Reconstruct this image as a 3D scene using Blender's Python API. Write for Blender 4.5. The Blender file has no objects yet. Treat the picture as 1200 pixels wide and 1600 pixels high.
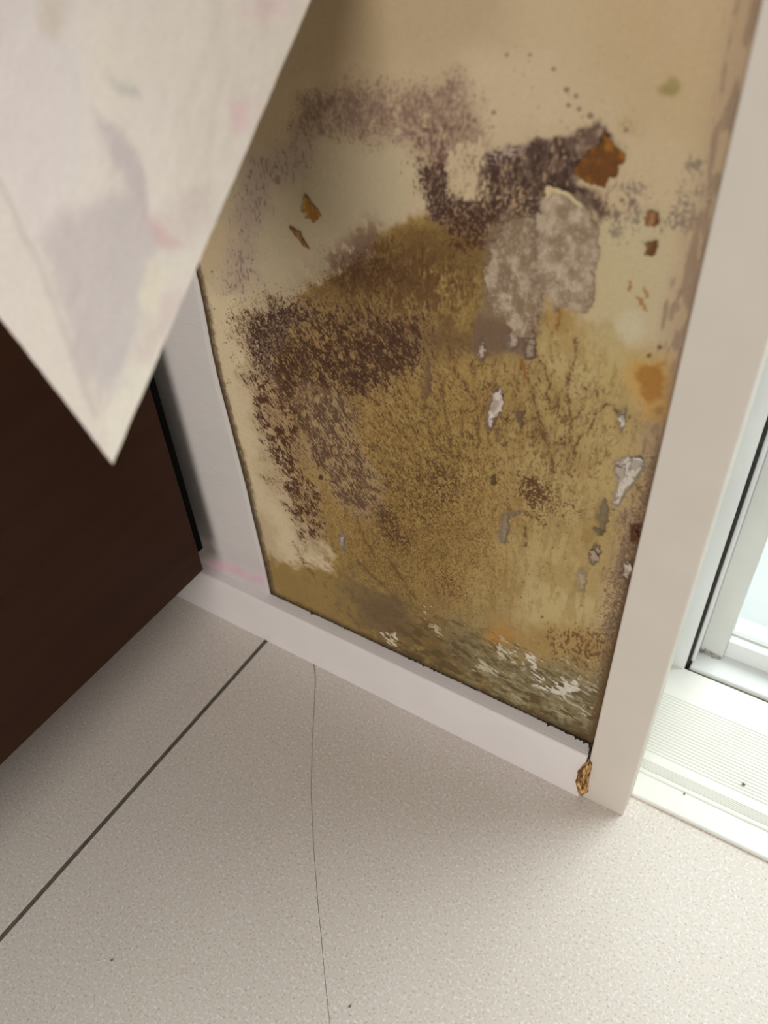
import bpy, bmesh, math, random
import numpy as np
from mathutils import Vector, Matrix

random.seed(7)
sc = bpy.context.scene
COL = sc.collection

# ------------------------------------------------------------------ camera
F_PX = 1274.536                                   # focal length in pixels of the 1200x1600 frame
PITCH, YAW, ROLL = 0.745377, 0.606216, -0.069928
CAM = np.array([0.0, -0.37063, 0.65])             # metres; wall face is y = 0, floor is z = 0
def _cam_matrix():
    a, b, c = PITCH, YAW, ROLL
    rx = np.array([[1, 0, 0], [0, math.cos(a), -math.sin(a)], [0, math.sin(a), math.cos(a)]])
    ry = np.array([[math.cos(b), 0, math.sin(b)], [0, 1, 0], [-math.sin(b), 0, math.cos(b)]])
    rz = np.array([[math.cos(c), -math.sin(c), 0], [math.sin(c), math.cos(c), 0], [0, 0, 1]])
    return rz @ rx @ ry @ np.array([[1, 0, 0], [0, 0, -1], [0, 1, 0]], float)
MC = _cam_matrix()                                # world -> camera (x right, y down, z forward)
cam_data = bpy.data.cameras.new('camera')
cam = bpy.data.objects.new('camera', cam_data)
COL.objects.link(cam)
m3 = MC.T @ np.diag([1.0, -1.0, -1.0])
cam.matrix_world = Matrix([list(m3[0]) + [CAM[0]], list(m3[1]) + [CAM[1]], list(m3[2]) + [CAM[2]], [0, 0, 0, 1]])
cam_data.sensor_fit = 'HORIZONTAL'
cam_data.sensor_width = 36.0
cam_data.lens = 36.0 * F_PX / 1200.0
cam_data.clip_start = 0.01
cam_data.dof.use_dof = True
cam_data.dof.focus_distance = 0.62
cam_data.dof.aperture_fstop = 8.0
sc.camera = cam

# ------------------------------------------------------------------ light
world = bpy.data.worlds.new('world'); sc.world = world
world.use_nodes = True
bg = world.node_tree.nodes['Background']
bg.inputs[0].default_value = (1.0, 0.985, 0.97, 1)
bg.inputs[1].default_value = 0.22
day = bpy.data.lights.new('daylight', 'AREA')
day.shape = 'RECTANGLE'; day.size = 1.8; day.size_y = 1.6
day.energy = 72.0; day.color = (0.98, 0.99, 1.0)
day_o = bpy.data.objects.new('daylight', day); COL.objects.link(day_o)
day_o.location = (0.75, 1.25, 1.75)
day_o.rotation_euler = (Vector((0.15, 0.0, 0.0)) - day_o.location).to_track_quat('-Z', 'Y').to_euler()
parapet_fill_o = bpy.data.objects.new('parapet_fill', day.copy()); COL.objects.link(parapet_fill_o)       # added fill lamp standing in for sky, brightens the parapet
parapet_fill_o.data.energy = 48.0
parapet_fill_o.location = (0.75, 1.25, 2.0)
parapet_fill_o.rotation_euler = (Vector((0.75, 2.5, 0.4)) - parapet_fill_o.location).to_track_quat('-Z', 'Y').to_euler()
lamp = bpy.data.lights.new('front_fill_light', 'AREA')  # low area light behind the camera, stands in for an unseen window opposite
lamp.shape = 'DISK'; lamp.size = 1.2
lamp.energy = 46.0; lamp.color = (1.0, 0.98, 0.955)
lamp_o = bpy.data.objects.new('front_fill_light', lamp); COL.objects.link(lamp_o)
lamp_o.location = (0.25, -2.4, 1.2)
lamp_o.rotation_euler = (Vector((-0.2, 0.0, 0.2)) - lamp_o.location).to_track_quat('-Z', 'Y').to_euler()
vs = sc.view_settings
vs.view_transform = 'Standard'; vs.look = 'None'; vs.gamma = 1.0; vs.exposure = -0.48
vs.use_curve_mapping = False

# ------------------------------------------------------------------ small helpers
def ray(x, y):
    return MC.T @ np.array([(x - 600) / F_PX, (y - 800) / F_PX, 1.0])
def on_y(x, y, Y=0.0):
    d = ray(x, y); return CAM + d * ((Y - CAM[1]) / d[1])
def on_z(x, y, Z=0.0):
    d = ray(x, y); return CAM + d * ((Z - CAM[2]) / d[2])
def at_depth(x, y, t):
    return CAM + ray(x, y) * t
def project(X, Y, Z):
    dx, dy, dz = X - CAM[0], Y - CAM[1], Z - CAM[2]
    cx = MC[0, 0] * dx + MC[0, 1] * dy + MC[0, 2] * dz
    cy = MC[1, 0] * dx + MC[1, 1] * dy + MC[1, 2] * dz
    cz = MC[2, 0] * dx + MC[2, 1] * dy + MC[2, 2] * dz
    return 600 + F_PX * cx / cz, 800 + F_PX * cy / cz
def lin(c):
    c = np.asarray(c, float) / 255.0
    return np.where(c <= 0.04045, c / 12.92, ((c + 0.055) / 1.055) ** 2.4)
GAIN = 1.45
def pc(r, g, b, k=1.0):                            # colour seen under the room light -> surface colour
    return np.clip(lin((r, g, b)) * GAIN * k, 0.0, 0.92)
def smooth(a, b, x):
    t = np.clip((x - a) / (b - a), 0, 1); return t * t * (3 - 2 * t)

_rng = np.random.RandomState(11)
_TAB = _rng.rand(512, 512).astype(np.float32)
def vnoise(x, y, seed=0):
    x = np.asarray(x, np.float32) + np.float32(seed * 37.13); y = np.asarray(y, np.float32) + np.float32(seed * 91.7)
    xi = np.floor(x).astype(np.int32); yi = np.floor(y).astype(np.int32)
    fx = x - xi; fy = y - yi
    fx = fx * fx * (3 - 2 * fx); fy = fy * fy * (3 - 2 * fy)
    x0 = xi & 511; x1 = (xi + 1) & 511; y0 = yi & 511; y1 = (yi + 1) & 511
    a = _TAB[y0, x0]; b = _TAB[y0, x1]; c = _TAB[y1, x0]; d = _TAB[y1, x1]
    return (a + (b - a) * fx) * (1 - fy) + (c + (d - c) * fx) * fy
def fbm(x, y, seed=0, octs=4, gain=0.55):
    s = 0; amp = 1.0; tot = 0
    for o in range(octs):
        s = s + amp * vnoise(x * 2.03 ** o, y * 2.03 ** o, seed + o * 3); tot += amp; amp *= gain
    return s / tot
def sdf(u, v, poly, margin=90.0):
    """signed distance to a polygon, positive inside; far points are clamped"""
    P = np.array(poly, np.float32)
    out = np.full(u.shape, -margin, np.float32)
    lo = P.min(0) - margin; hi = P.max(0) + margin
    sel = (u > lo[0]) & (u < hi[0]) & (v > lo[1]) & (v < hi[1])
    if not sel.any(): return out
    x = u[sel]; y = v[sel]
    d2 = np.full(x.shape, 1e12, np.float32); ins = np.zeros(x.shape, bool)
    n = len(P)
    for i in range(n):
        ax, ay = P[i]; bx, by = P[(i + 1) % n]
        ex, ey = bx - ax, by - ay
        t = np.clip(((x - ax) * ex + (y - ay) * ey) / (ex * ex + ey * ey + 1e-9), 0, 1)
        d2 = np.minimum(d2, (x - ax - t * ex) ** 2 + (y - ay - t * ey) ** 2)
        if ay != by:
            ins ^= ((ay > y) != (by > y)) & (x < (bx - ax) * (y - ay) / (by - ay) + ax)
    d = np.sqrt(d2); out[sel] = np.where(ins, d, -d)
    return out
def line_dist(u, v, pts, margin=40.0):
    P = np.array(pts, np.float32)
    out = np.full(u.shape, margin, np.float32)
    lo = P.min(0) - margin; hi = P.max(0) + margin
    sel = (u > lo[0]) & (u < hi[0]) & (v > lo[1]) & (v < hi[1])
    if not sel.any(): return out
    x = u[sel]; y = v[sel]; d2 = np.full(x.shape, 1e12, np.float32)
    for i in range(len(P) - 1):
        ax, ay = P[i]; ex, ey = P[i + 1] - P[i]
        t = np.clip(((x - ax) * ex + (y - ay) * ey) / (ex * ex + ey * ey + 1e-9), 0, 1)
        d2 = np.minimum(d2, (x - ax - t * ex) ** 2 + (y - ay - t * ey) ** 2)
    out[sel] = np.minimum(np.sqrt(d2), margin)
    return out

# ------------------------------------------------------------------ materials
def new_mat(name):
    m = bpy.data.materials.new(name); m.use_nodes = True
    nt = m.node_tree; b = nt.nodes['Principled BSDF']
    return m, nt, b
def N(nt, typ, **kw):
    n = nt.nodes.new(typ)
    for k, val in kw.items(): setattr(n, k, val)
    return n
def simple_mat(name, color, rough=0.5, var=0.06, scale=60.0, bump=0.0, bump_scale=400.0, spec=0.4, stretch=(1, 1, 1), detail=4):
    m, nt, b = new_mat(name)
    tc = N(nt, 'ShaderNodeTexCoord'); mp = N(nt, 'ShaderNodeMapping'); mp.inputs['Scale'].default_value = stretch
    nt.links.new(tc.outputs['Object'], mp.inputs['Vector'])
    nz = N(nt, 'ShaderNodeTexNoise'); nz.inputs['Scale'].default_value = scale; nz.inputs['Detail'].default_value = detail
    nt.links.new(mp.outputs[0], nz.inputs['Vector'])
    rp = N(nt, 'ShaderNodeValToRGB')
    c = np.array(color[:3]); e = rp.color_ramp.elements
    e[0].position = 0.3; e[0].color = (*(c * (1 - var)), 1); e[1].position = 0.7; e[1].color = (*np.clip(c * (1 + var), 0, 0.95), 1)
    nt.links.new(nz.outputs['Fac'], rp.inputs['Fac']); nt.links.new(rp.outputs['Color'], b.inputs['Base Color'])
    b.inputs['Roughness'].default_value = rough
    b.inputs['Specular IOR Level'].default_value = spec
    if bump:
        n2 = N(nt, 'ShaderNodeTexNoise'); n2.inputs['Scale'].default_value = bump_scale; n2.inputs['Detail'].default_value = 3
        nt.links.new(mp.outputs[0], n2.inputs['Vector'])
        bp = N(nt, 'ShaderNodeBump'); bp.inputs['Strength'].default_value = bump; bp.inputs['Distance'].default_value = 0.001
        nt.links.new(n2.outputs['Fac'], bp.inputs['Height']); nt.links.new(bp.outputs[0], b.inputs['Normal'])
    return m
def attr_mat(name, rough=0.75, grain=0.10, grain_scale=900.0, bump=0.25, spec=0.25):
    m, nt, b = new_mat(name)
    at = N(nt, 'ShaderNodeAttribute', attribute_name='paint')
    tc = N(nt, 'ShaderNodeTexCoord')
    nz = N(nt, 'ShaderNodeTexNoise'); nz.inputs['Scale'].default_value = grain_scale; nz.inputs['Detail'].default_value = 4
    nt.links.new(tc.outputs['Object'], nz.inputs['Vector'])
    mr = N(nt, 'ShaderNodeMapRange'); mr.inputs['From Min'].default_value = 0.25; mr.inputs['From Max'].default_value = 0.75
    mr.inputs['To Min'].default_value = 1 - grain; mr.inputs['To Max'].default_value = 1 + grain
    nt.links.new(nz.outputs['Fac'], mr.inputs['Value'])
    vm = N(nt, 'ShaderNodeVectorMath', operation='SCALE')
    nt.links.new(at.outputs['Color'], vm.inputs[0]); nt.links.new(mr.outputs[0], vm.inputs['Scale'])
    nt.links.new(vm.outputs[0], b.inputs['Base Color'])
    b.inputs['Roughness'].default_value = rough; b.inputs['Specular IOR Level'].default_value = spec
    if bump:
        bp = N(nt, 'ShaderNodeBump'); bp.inputs['Strength'].default_value = bump; bp.inputs['Distance'].default_value = 0.0006
        nt.links.new(nz.outputs['Fac'], bp.inputs['Height']); nt.links.new(bp.outputs[0], b.inputs['Normal'])
    return m

def link(name, me, mat=None, parent=None, smooth_shade=False):
    o = bpy.data.objects.new(name, me); COL.objects.link(o)
    if mat is not None and len(me.materials) == 0: me.materials.append(mat)
    if parent is not None: o.parent = parent
    if smooth_shade: me.polygons.foreach_set('use_smooth', [True] * len(me.polygons))
    return o
def box_bm(bm, x0, x1, y0, y1, z0, z1, bevel=0.0, seg=2):
    r = bmesh.ops.create_cube(bm, size=1.0)
    vsn = r['verts']
    bmesh.ops.scale(bm, vec=(x1 - x0, y1 - y0, z1 - z0), verts=vsn)
    bmesh.ops.translate(bm, vec=((x0 + x1) / 2, (y0 + y1) / 2, (z0 + z1) / 2), verts=vsn)
    if bevel > 0:
        es = list({e for v in vsn for e in v.link_edges})
        bmesh.ops.bevel(bm, geom=es, offset=bevel, segments=seg, profile=0.5, affect='EDGES')
def box(name, x0, x1, y0, y1, z0, z1, mat, parent=None, bevel=0.0, seg=2, sm=False):
    bm = bmesh.new(); box_bm(bm, x0, x1, y0, y1, z0, z1, bevel, seg)
    me = bpy.data.meshes.new(name); bm.to_mesh(me); bm.free()
    return link(name, me, mat, parent, sm)
def extrude_x(name, prof, x0, x1, mat, parent=None, sm=False):
    """closed y-z profile swept along x"""
    n = len(prof); vs_ = [(x0, y, z) for y, z in prof] + [(x1, y, z) for y, z in prof]
    fs = [(i, (i + 1) % n, n + (i + 1) % n, n + i) for i in range(n)]
    fs += [tuple(range(n - 1, -1, -1)), tuple(range(n, 2 * n))]
    me = bpy.data.meshes.new(name); me.from_pydata(vs_, [], fs); me.update()
    bm = bmesh.new(); bm.from_mesh(me); bmesh.ops.recalc_face_normals(bm, faces=bm.faces); bm.to_mesh(me); bm.free()
    return link(name, me, mat, parent, sm)
def prism(name, pts, z0, z1, mat, parent=None, bevel=0.0):
    """x-y outline raised from z0 to z1"""
    bm = bmesh.new()
    f = bm.faces.new([bm.verts.new((x, y, z0)) for x, y in pts])
    r = bmesh.ops.extrude_face_region(bm, geom=[f])
    bmesh.ops.translate(bm, vec=(0, 0, z1 - z0), verts=[g for g in r['geom'] if isinstance(g, bmesh.types.BMVert)])
    bmesh.ops.recalc_face_normals(bm, faces=bm.faces)
    if bevel:
        top = [e for e in bm.edges if all(abs(v.co.z - z1) < 1e-7 for v in e.verts) and len(e.link_faces) == 2]
        bmesh.ops.bevel(bm, geom=top, offset=bevel, segments=1, affect='EDGES')
    me = bpy.data.meshes.new(name); bm.to_mesh(me); bm.free()
    return link(name, me, mat, parent)
def grid_mesh(name, P, colors, mat, parent=None, keep=None):
    """P: (r, c, 3) points; colors: (r, c, 3); keep: (r-1, c-1) bool of quads to keep"""
    r, c = P.shape[:2]
    idx = np.arange(r * c).reshape(r, c)
    q = np.stack([idx[:-1, :-1], idx[:-1, 1:], idx[1:, 1:], idx[1:, :-1]], -1)
    q = q[keep] if keep is not None else q.reshape(-1, 4)
    V = P.reshape(-1, 3); C = colors.reshape(-1, 3)
    used = np.unique(q); remap = np.full(r * c, -1, np.int64); remap[used] = np.arange(len(used))
    V = V[used]; C = C[used]; q = remap[q]
    me = bpy.data.meshes.new(name)
    me.vertices.add(len(V)); me.vertices.foreach_set('co', np.ascontiguousarray(V, np.float32).ravel())
    me.loops.add(len(q) * 4); me.loops.foreach_set('vertex_index', np.ascontiguousarray(q, np.int32).ravel())
    me.polygons.add(len(q))
    me.polygons.foreach_set('loop_start', np.arange(0, len(q) * 4, 4, dtype=np.int32))
    me.polygons.foreach_set('use_smooth', np.ones(len(q), bool))
    a = me.attributes.new('paint', 'FLOAT_COLOR', 'POINT')
    rgba = np.ones((len(V), 4), np.float32); rgba[:, :3] = C
    a.data.foreach_set('color', rgba.ravel())
    me.update(calc_edges=True)
    return link(name, me, mat, parent)
def tag(o, label=None, cat=None, group=None, kind=None):
    if label: o['label'] = label
    if cat: o['category'] = cat
    if group: o['group'] = group
    if kind: o['kind'] = kind
    return o

# measured lines of the place (metres)
X_CUT = -0.396            # cut edge of the wallpaper
X_CAS0, X_CAS1 = -0.0686, -0.0328
BB_H, BB_D = 0.0642, 0.0120
X_GROUT = -0.4047
X_END = 1.62              # far jamb of the glass door

# ------------------------------------------------------------------ floor
m_grout = simple_mat('dark grout', (0.13, 0.11, 0.085), 0.9, 0.25, 300, 0.4)
def tile_material():
    m, nt, b = new_mat('speckled porcelain')
    tc = N(nt, 'ShaderNodeTexCoord')
    def noise(scale, detail=2, rough=0.5):
        n = N(nt, 'ShaderNodeTexNoise'); n.inputs['Scale'].default_value = scale; n.inputs['Detail'].default_value = detail
        n.inputs['Roughness'].default_value = rough
        nt.links.new(tc.outputs['Object'], n.inputs['Vector']); return n
    def ramp(fac, stops):
        r = N(nt, 'ShaderNodeValToRGB'); e = r.color_ramp.elements
        while len(e) < len(stops): e.new(0.5)
        for k, (p, col) in enumerate(stops): e[k].position = p; e[k].color = (*col, 1)
        nt.links.new(fac, r.inputs['Fac']); return r
    base = tuple(pc(191, 181, 171)); dark = tuple(pc(187, 177, 167)); lite = tuple(pc(195, 186, 176))
    big = ramp(noise(5, 3).outputs['Fac'], [(0.3, dark), (0.5, base), (0.7, lite)])
    def mix(a, bcol, fac):
        mx = N(nt, 'ShaderNodeMix', data_type='RGBA'); nt.links.new(fac, mx.inputs[0])
        nt.links.new(a, mx.inputs[6]); mx.inputs[7].default_value = (*bcol, 1); return mx.outputs[2]
    g1 = noise(420, 2); l1 = ramp(g1.outputs['Fac'], [(0.54, (0, 0, 0)), (0.66, (0.6, 0.6, 0.6))])
    c1 = mix(big.outputs[0], tuple(pc(232, 224, 212)), l1.outputs[0])
    g2 = noise(500, 2); mp = N(nt, 'ShaderNodeMapping'); mp.inputs['Location'].default_value = (3, 5, 1)
    nt.links.new(tc.outputs['Object'], mp.inputs[0]); nt.links.new(mp.outputs[0], g2.inputs['Vector'])
    l2 = ramp(g2.outputs['Fac'], [(0.56, (0, 0, 0)), (0.70, (0.5, 0.5, 0.5))])
    c2 = mix(c1, tuple(pc(140, 125, 111)), l2.outputs[0])
    nt.links.new(c2, b.inputs['Base Color'])
    b.inputs['Roughness'].default_value = 0.48; b.inputs['Specular IOR Level'].default_value = 0.4
    bp = N(nt, 'ShaderNodeBump'); bp.inputs['Strength'].default_value = 0.35; bp.inputs['Distance'].default_value = 0.0004
    nt.links.new(noise(520, 3).outputs['Fac'], bp.inputs['Height']); nt.links.new(bp.outputs[0], b.inputs['Normal'])
    return m
m_tile = tile_material()
floor = box('floor', -1.65, 1.45, -1.9, 0.09, -0.06, -0.0012, m_grout)
tag(floor, 'beige speckled tile floor with dark joint and a long crack', kind='structure')
GW = 0.0023
TS = 0.60
Y_T1 = 0.075
crack_px = [(489, 1030), (491, 1042), (493, 1056), (492, 1085), (490, 1120), (488, 1160), (487, 1200), (486, 1240), (488, 1275), (489.5, 1310),
            (492, 1345), (495, 1385), (498, 1425), (502, 1465), (505, 1500), (509, 1540), (513, 1580), (517, 1615)]
crack = [on_z(x, y, 0.0)[:2] for x, y in crack_px]
dirv = crack[-1] - crack[-5]; dirv = dirv / np.linalg.norm(dirv)
y_lo = Y_T1 - TS + GW
while crack[-1][1] > y_lo + 0.02:
    crack.append(crack[-1] + dirv * 0.015 + np.array([random.uniform(-.001, .001), 0]))
crack[-1] = crack[-1] + dirv * ((y_lo - crack[-1][1]) / dirv[1])
d0 = crack[0] - crack[2]; d0 = d0 / np.linalg.norm(d0)
crack.insert(0, crack[0] + d0 * ((Y_T1 - GW - crack[0][1]) / d0[1]))
cr = [(float(x + random.uniform(-.0002, .0002)), float(y)) for x, y in crack]
for i in range(-2, 3):
    for j in range(0, 3):
        x0 = X_GROUT + i * TS + GW; x1 = X_GROUT + (i + 1) * TS - GW
        y1 = Y_T1 - j * TS - GW; y0 = Y_T1 - (j + 1) * TS + GW
        x0 = max(x0, -1.64); x1 = min(x1, 1.44); y0 = max(y0, -1.89)
        if i == 0 and j == 0:
            W0 = [0.0013 - 0.0008 * min(1, k / 5) for k in range(len(cr))]
            for side in (-1, 1):
                vs_, fs = [], []
                for k, (cx, cy) in enumerate(cr):
                    xa, xb = (x0, cx - W0[k] * 0.5) if side < 0 else (cx + W0[k] * 0.5, x1)
                    cy = min(max(cy, y0), y1)
                    vs_ += [(xa, cy, 0.0), (xb, cy, 0.0), (xb, cy, -0.0035), (xa, cy, -0.0035)]
                nk = len(cr)
                for k in range(nk - 1):
                    p, q = k * 4, k * 4 + 4
                    fs += [(p, q, q + 1, p + 1), (p + 1, q + 1, q + 2, p + 2), (p + 2, q + 2, q + 3, p + 3), (p + 3, q + 3, q, p)]
                fs += [(0, 1, 2, 3), (nk * 4 - 1, nk * 4 - 2, nk * 4 - 3, nk * 4 - 4)]
                me = bpy.data.meshes.new('tile'); me.from_pydata(vs_, [], fs); me.update()
                link('tile', me, m_tile, floor)
        else:
            prism('tile', [(x0, y0), (x1, y0), (x1, y1), (x0, y1)], -0.0035, 0.0, m_tile, floor, 0.0003)

# ------------------------------------------------------------------ exposed wall face: paint and relief per vertex
STEP = 0.0005
XW0, XW1, ZW0, ZW1 = -0.402, -0.0655, 0.055, 0.66
xs = np.arange(XW0, XW1, STEP); zs = np.arange(ZW0, ZW1, STEP)
GX, GZ = np.meshgrid(xs, zs); GX = GX.astype(np.float32); GZ = GZ.astype(np.float32)
U, Vv = project(GX, 0 * GX, GZ); U = U.astype(np.float32); Vv = Vv.astype(np.float32)
xm = GX * 1000; zm = GZ * 1000                      # millimetres on the wall
W1 = fbm(xm / 22, zm / 22, 1) - 0.5; W2 = fbm(xm / 22, zm / 22, 5) - 0.5
w1 = fbm(xm / 4.5, zm / 4.5, 9) - 0.5; w2 = fbm(xm / 4.5, zm / 4.5, 13) - 0.5
f1 = vnoise(xm / 1.3, zm / 1.3, 17) - 0.5; f2 = vnoise(xm / 1.3, zm / 1.3, 19) - 0.5
Uc = U + 46 * W1 + 14 * w1; Vc = Vv + 46 * W2 + 14 * w2                       # cloudy outline
Uf = U + 12 * w1 + 3.0 * f1; Vf = Vv + 12 * w2 + 3.0 * f2                     # crisp ragged outline
n_vs = fbm(xm / 1.1, zm / 3.0, 23, 3)                                          # vertical streaks
n_vl = fbm(xm / 3.2, zm / 16, 29, 3)                                           # long vertical streaks
ca, sa = math.cos(0.55), math.sin(0.55)
xr = xm * ca + zm * sa; zr = -xm * sa + zm * ca
n_dg = fbm(xr / 0.75, zr / 2.6, 31, 3)                                          # slanting streaks
n_f = fbm(xm / 0.9, zm / 1.15, 37, 3)                                          # fine mottling
n_m = fbm(xm / 5, zm / 6, 41, 4)                                               # mid mottling
n_l = fbm(xm / 30, zm / 34, 47, 3)                                             # broad
paint = np.zeros(GX.shape + (3,), np.float32); paint[:] = pc(184, 162, 127)
height = np.zeros(GX.shape, np.float32)
def over(mask, rgb, amt=1.0):
    sel = mask > 0.004
    if not sel.any(): return
    mk = (np.minimum(mask[sel], 1.0) * amt).astype(np.float32)[:, None]
    rgb = np.asarray(rgb, np.float32)
    if rgb.ndim > 1: rgb = rgb[sel]
    paint[sel] = paint[sel] * (1 - mk) + rgb * mk
def blob(poly, soft=10, crisp=False):
    d = sdf(Uf if crisp else Uc, Vf if crisp else Vc, poly)
    return smooth(-soft, soft, d)
def ell(cx, cy, rx, ry, ang=0.0, p=1.0, crisp=False):
    a = math.radians(ang); uu = (Uf if crisp else Uc) - cx; vv = (Vf if crisp else Vc) - cy
    r2 = ((uu * math.cos(a) + vv * math.sin(a)) / rx) ** 2 + ((-uu * math.sin(a) + vv * math.cos(a)) / ry) ** 2
    return np.exp(-r2 ** p)
def speck(noise, dens, lo=0.0, hi=1.0, edge=0.06):
    """where a 0..1 noise falls under a local threshold set by the density mask"""
    thr = lo + (hi - lo) * dens
    return smooth(-edge, edge, thr - noise) * (dens > 0.01)

# cream ground, broad changes
over(smooth(0.4, 0.62, n_l), pc(176, 154, 118), 0.5)
over(blob([(380, 260), (480, 215), (620, 215), (670, 280), (640, 350), (560, 380), (500, 440), (430, 475), (330, 460)], 40), pc(178, 163, 133), 0.7)
over(blob([(380, -60), (800, -60), (780, 60), (640, 110), (430, 130)], 60), pc(166, 143, 110), 0.6)
over(blob([(860, -60), (1300, -60), (1200, 60), (1140, 220), (1000, 180)], 60), pc(182, 155, 115), 0.6)
over(blob([(720, 90), (860, 80), (900, 180), (760, 220), (720, 160)], 30), pc(192, 172, 140), 0.55)
over(blob([(930, 350), (1040, 330), (1060, 420), (1040, 540), (960, 520), (930, 440)], 24), pc(180, 164, 128), 0.8)
# left margin, pale
over(blob([(290, 420), (380, 460), (380, 600), (400, 720), (450, 830), (530, 890), (500, 900), (430, 860), (330, 600)], 14), pc(204, 184, 148), 0.8)
# mauve bloom at the top
mv = blob([(470, 160), (540, 130), (620, 140), (700, 120), (735, 170), (760, 240), (735, 280), (660, 240), (610, 225), (540, 205), (490, 215), (440, 225)], 26)
over(mv * smooth(0.25, 0.55, n_m + 0.1), pc(152, 126, 106), 0.8)
over(speck(n_f, mv, 0.25, 0.50), pc(130, 103, 86), 0.6); over(speck(n_vs, mv * smooth(0.3, 0.6, n_m), 0.2, 0.5), pc(118, 91, 75), 0.55)
mv2 = blob([(640, 195), (720, 190), (760, 250), (750, 330), (690, 310), (640, 260)], 18)
over(speck(n_vs, mv2, 0.2, 0.46), pc(112, 83, 70), 0.8)
for pol, k in (([(395, 250), (450, 215), (500, 215), (480, 260), (420, 300), (370, 330)], 0.42), ([(345, 395), (390, 385), (400, 445), (350, 460)], 0.45),
               ([(380, 280), (420, 270), (430, 340), (380, 350)], 0.40), ([(360, 330), (400, 320), (400, 400), (350, 410)], 0.33)):
    mm = blob(pol, 18)
    over(mm, pc(160, 138, 124), 0.45); over(speck(n_vs, mm, 0.15, k), pc(130, 104, 92), 0.7)
over(blob([(500, 395), (545, 365), (600, 350), (625, 400), (610, 440), (520, 440)], 22) * smooth(0.25, 0.5, n_m), pc(138, 108, 88), 0.85)

# ochre body
body = blob([(470, 470), (520, 435), (575, 400), (610, 350), (655, 325), (720, 350), (775, 390), (775, 470), (835, 510), (850, 465), (905, 490), (960, 500),
             (985, 540), (1040, 545), (1060, 600), (1040, 700), (1010, 850), (980, 980), (960, 1090), (935, 1200), (700, 1090), (420, 950), (405, 880), (455, 875),
             (530, 905), (500, 850), (455, 780), (440, 690), (415, 610), (420, 545)], 9)
body = np.maximum(body, 0)
ochre = np.zeros_like(paint); ochre[:] = pc(158, 128, 72)
def ov2(mask, rgb, amt):
    global ochre
    mk = (np.clip(mask, 0, 1) * amt)[..., None]; ochre = ochre * (1 - mk) + np.asarray(rgb, np.float32) * mk
ov2(smooth(740, 860, Uc) * smooth(480, 560, Vc), pc(169, 146, 96), 0.85)
ov2(ell(870, 960, 120, 110, 0, 1.5), pc(177, 157, 108), 0.9)
ov2(ell(930, 560, 110, 60, 0), pc(178, 156, 104), 0.7)
ov2(ell(650, 430, 130, 80, 0), pc(120, 90, 44), 0.9)
ov2(ell(640, 830, 130, 120, 20), pc(146, 113, 56), 0.7)
ov2(ell(690, 650, 90, 150, 0), pc(156, 127, 68), 0.6)
ov2(ell(560, 560, 150, 70, 0), pc(139, 106, 60), 0.55)
ov2(smooth(0.45, 0.68, n_l + 0.12 * (n_m - 0.5)), pc(142, 112, 58), 0.45)
ov2(smooth(0.5, 0.66, n_vl), pc(138, 106, 54), 0.40)
ov2(smooth(0.55, 0.75, n_m), pc(172, 146, 92), 0.35)
over(body, ochre)
# light fine fibres in the ochre and mottling
over(body * smooth(0.60, 0.70, n_vs), pc(178, 150, 94), 0.30)
over(speck(n_f, body * ell(650, 840, 170, 220, 0, 1.5), 0.12, 0.42), pc(98, 66, 30), 0.55)
over(speck(n_dg, body * ell(640, 700, 150, 190, 0, 1.5), 0.10, 0.41), pc(92, 60, 30), 0.70)
over(speck(n_vs, body * ell(850, 690, 150, 130, 0, 1.5), 0.08, 0.35), pc(110, 76, 42), 0.65)
over(speck(n_vs, body * ell(650, 430, 130, 80, 0, 1.5), 0.15, 0.50, 0.16), pc(92, 60, 30), 0.65)
over(speck(n_f, body * ell(640, 430, 130, 80, 0, 1.5), 0.12, 0.42, 0.05), pc(80, 50, 24), 0.55)
over(speck(n_m, body * ell(620, 470, 170, 90, 0, 2), 0.15, 0.42), pc(104, 70, 40), 0.60)
over(ell(700, 530, 90, 26, 8), pc(112, 84, 54), 0.75)
over(blob([(625, 350), (700, 345), (770, 380), (765, 420), (700, 420), (620, 400)], 20) * smooth(0.3, 0.6, n_vs), pc(112, 82, 38), 0.75)
over(ell(560, 425, 80, 36, -25) * smooth(0.3, 0.55, n_m), pc(98, 64, 40), 0.8)
over(speck(n_f, ell(560, 425, 80, 40, -25), 0.1, 0.5), pc(84, 52, 30), 0.6)
over(ell(554, 370, 9, 11, 0, 2), pc(124, 102, 56), 0.7)

# veins: thin irregular lines running through the ochre
def vein(n, w): return smooth(w, w * 0.35, np.abs(n - 0.5))
v_a = fbm(xm / 5.0 + 0.8 * w1, zm / 13.0 + 0.8 * w2, 131, 4, 0.6); v_b = fbm(xr / 3.4, zr / 8.0, 137, 4, 0.6); v_c = fbm(xm / 2.6, zm / 4.6, 141, 3, 0.6)
va = body * ell(780, 660, 210, 160, 0, 1.6); vb_ = body * ell(640, 700, 190, 230, 10, 1.6)
over(vein(v_a, 0.028) * va * smooth(0.34, 0.46, n_m), pc(96, 64, 33), 0.9)
over(vein(v_b, 0.028) * vb_ * smooth(0.30, 0.46, n_m), pc(86, 55, 28), 0.85)
over(vein(v_c, 0.030) * body * ell(640, 840, 150, 130, 0, 1.6) * smooth(0.36, 0.5, n_m), pc(94, 62, 30), 0.65)
over(vein(v_a, 0.016) * body * ell(500, 860, 110, 60, 25) , pc(104, 78, 44), 0.65)
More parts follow.
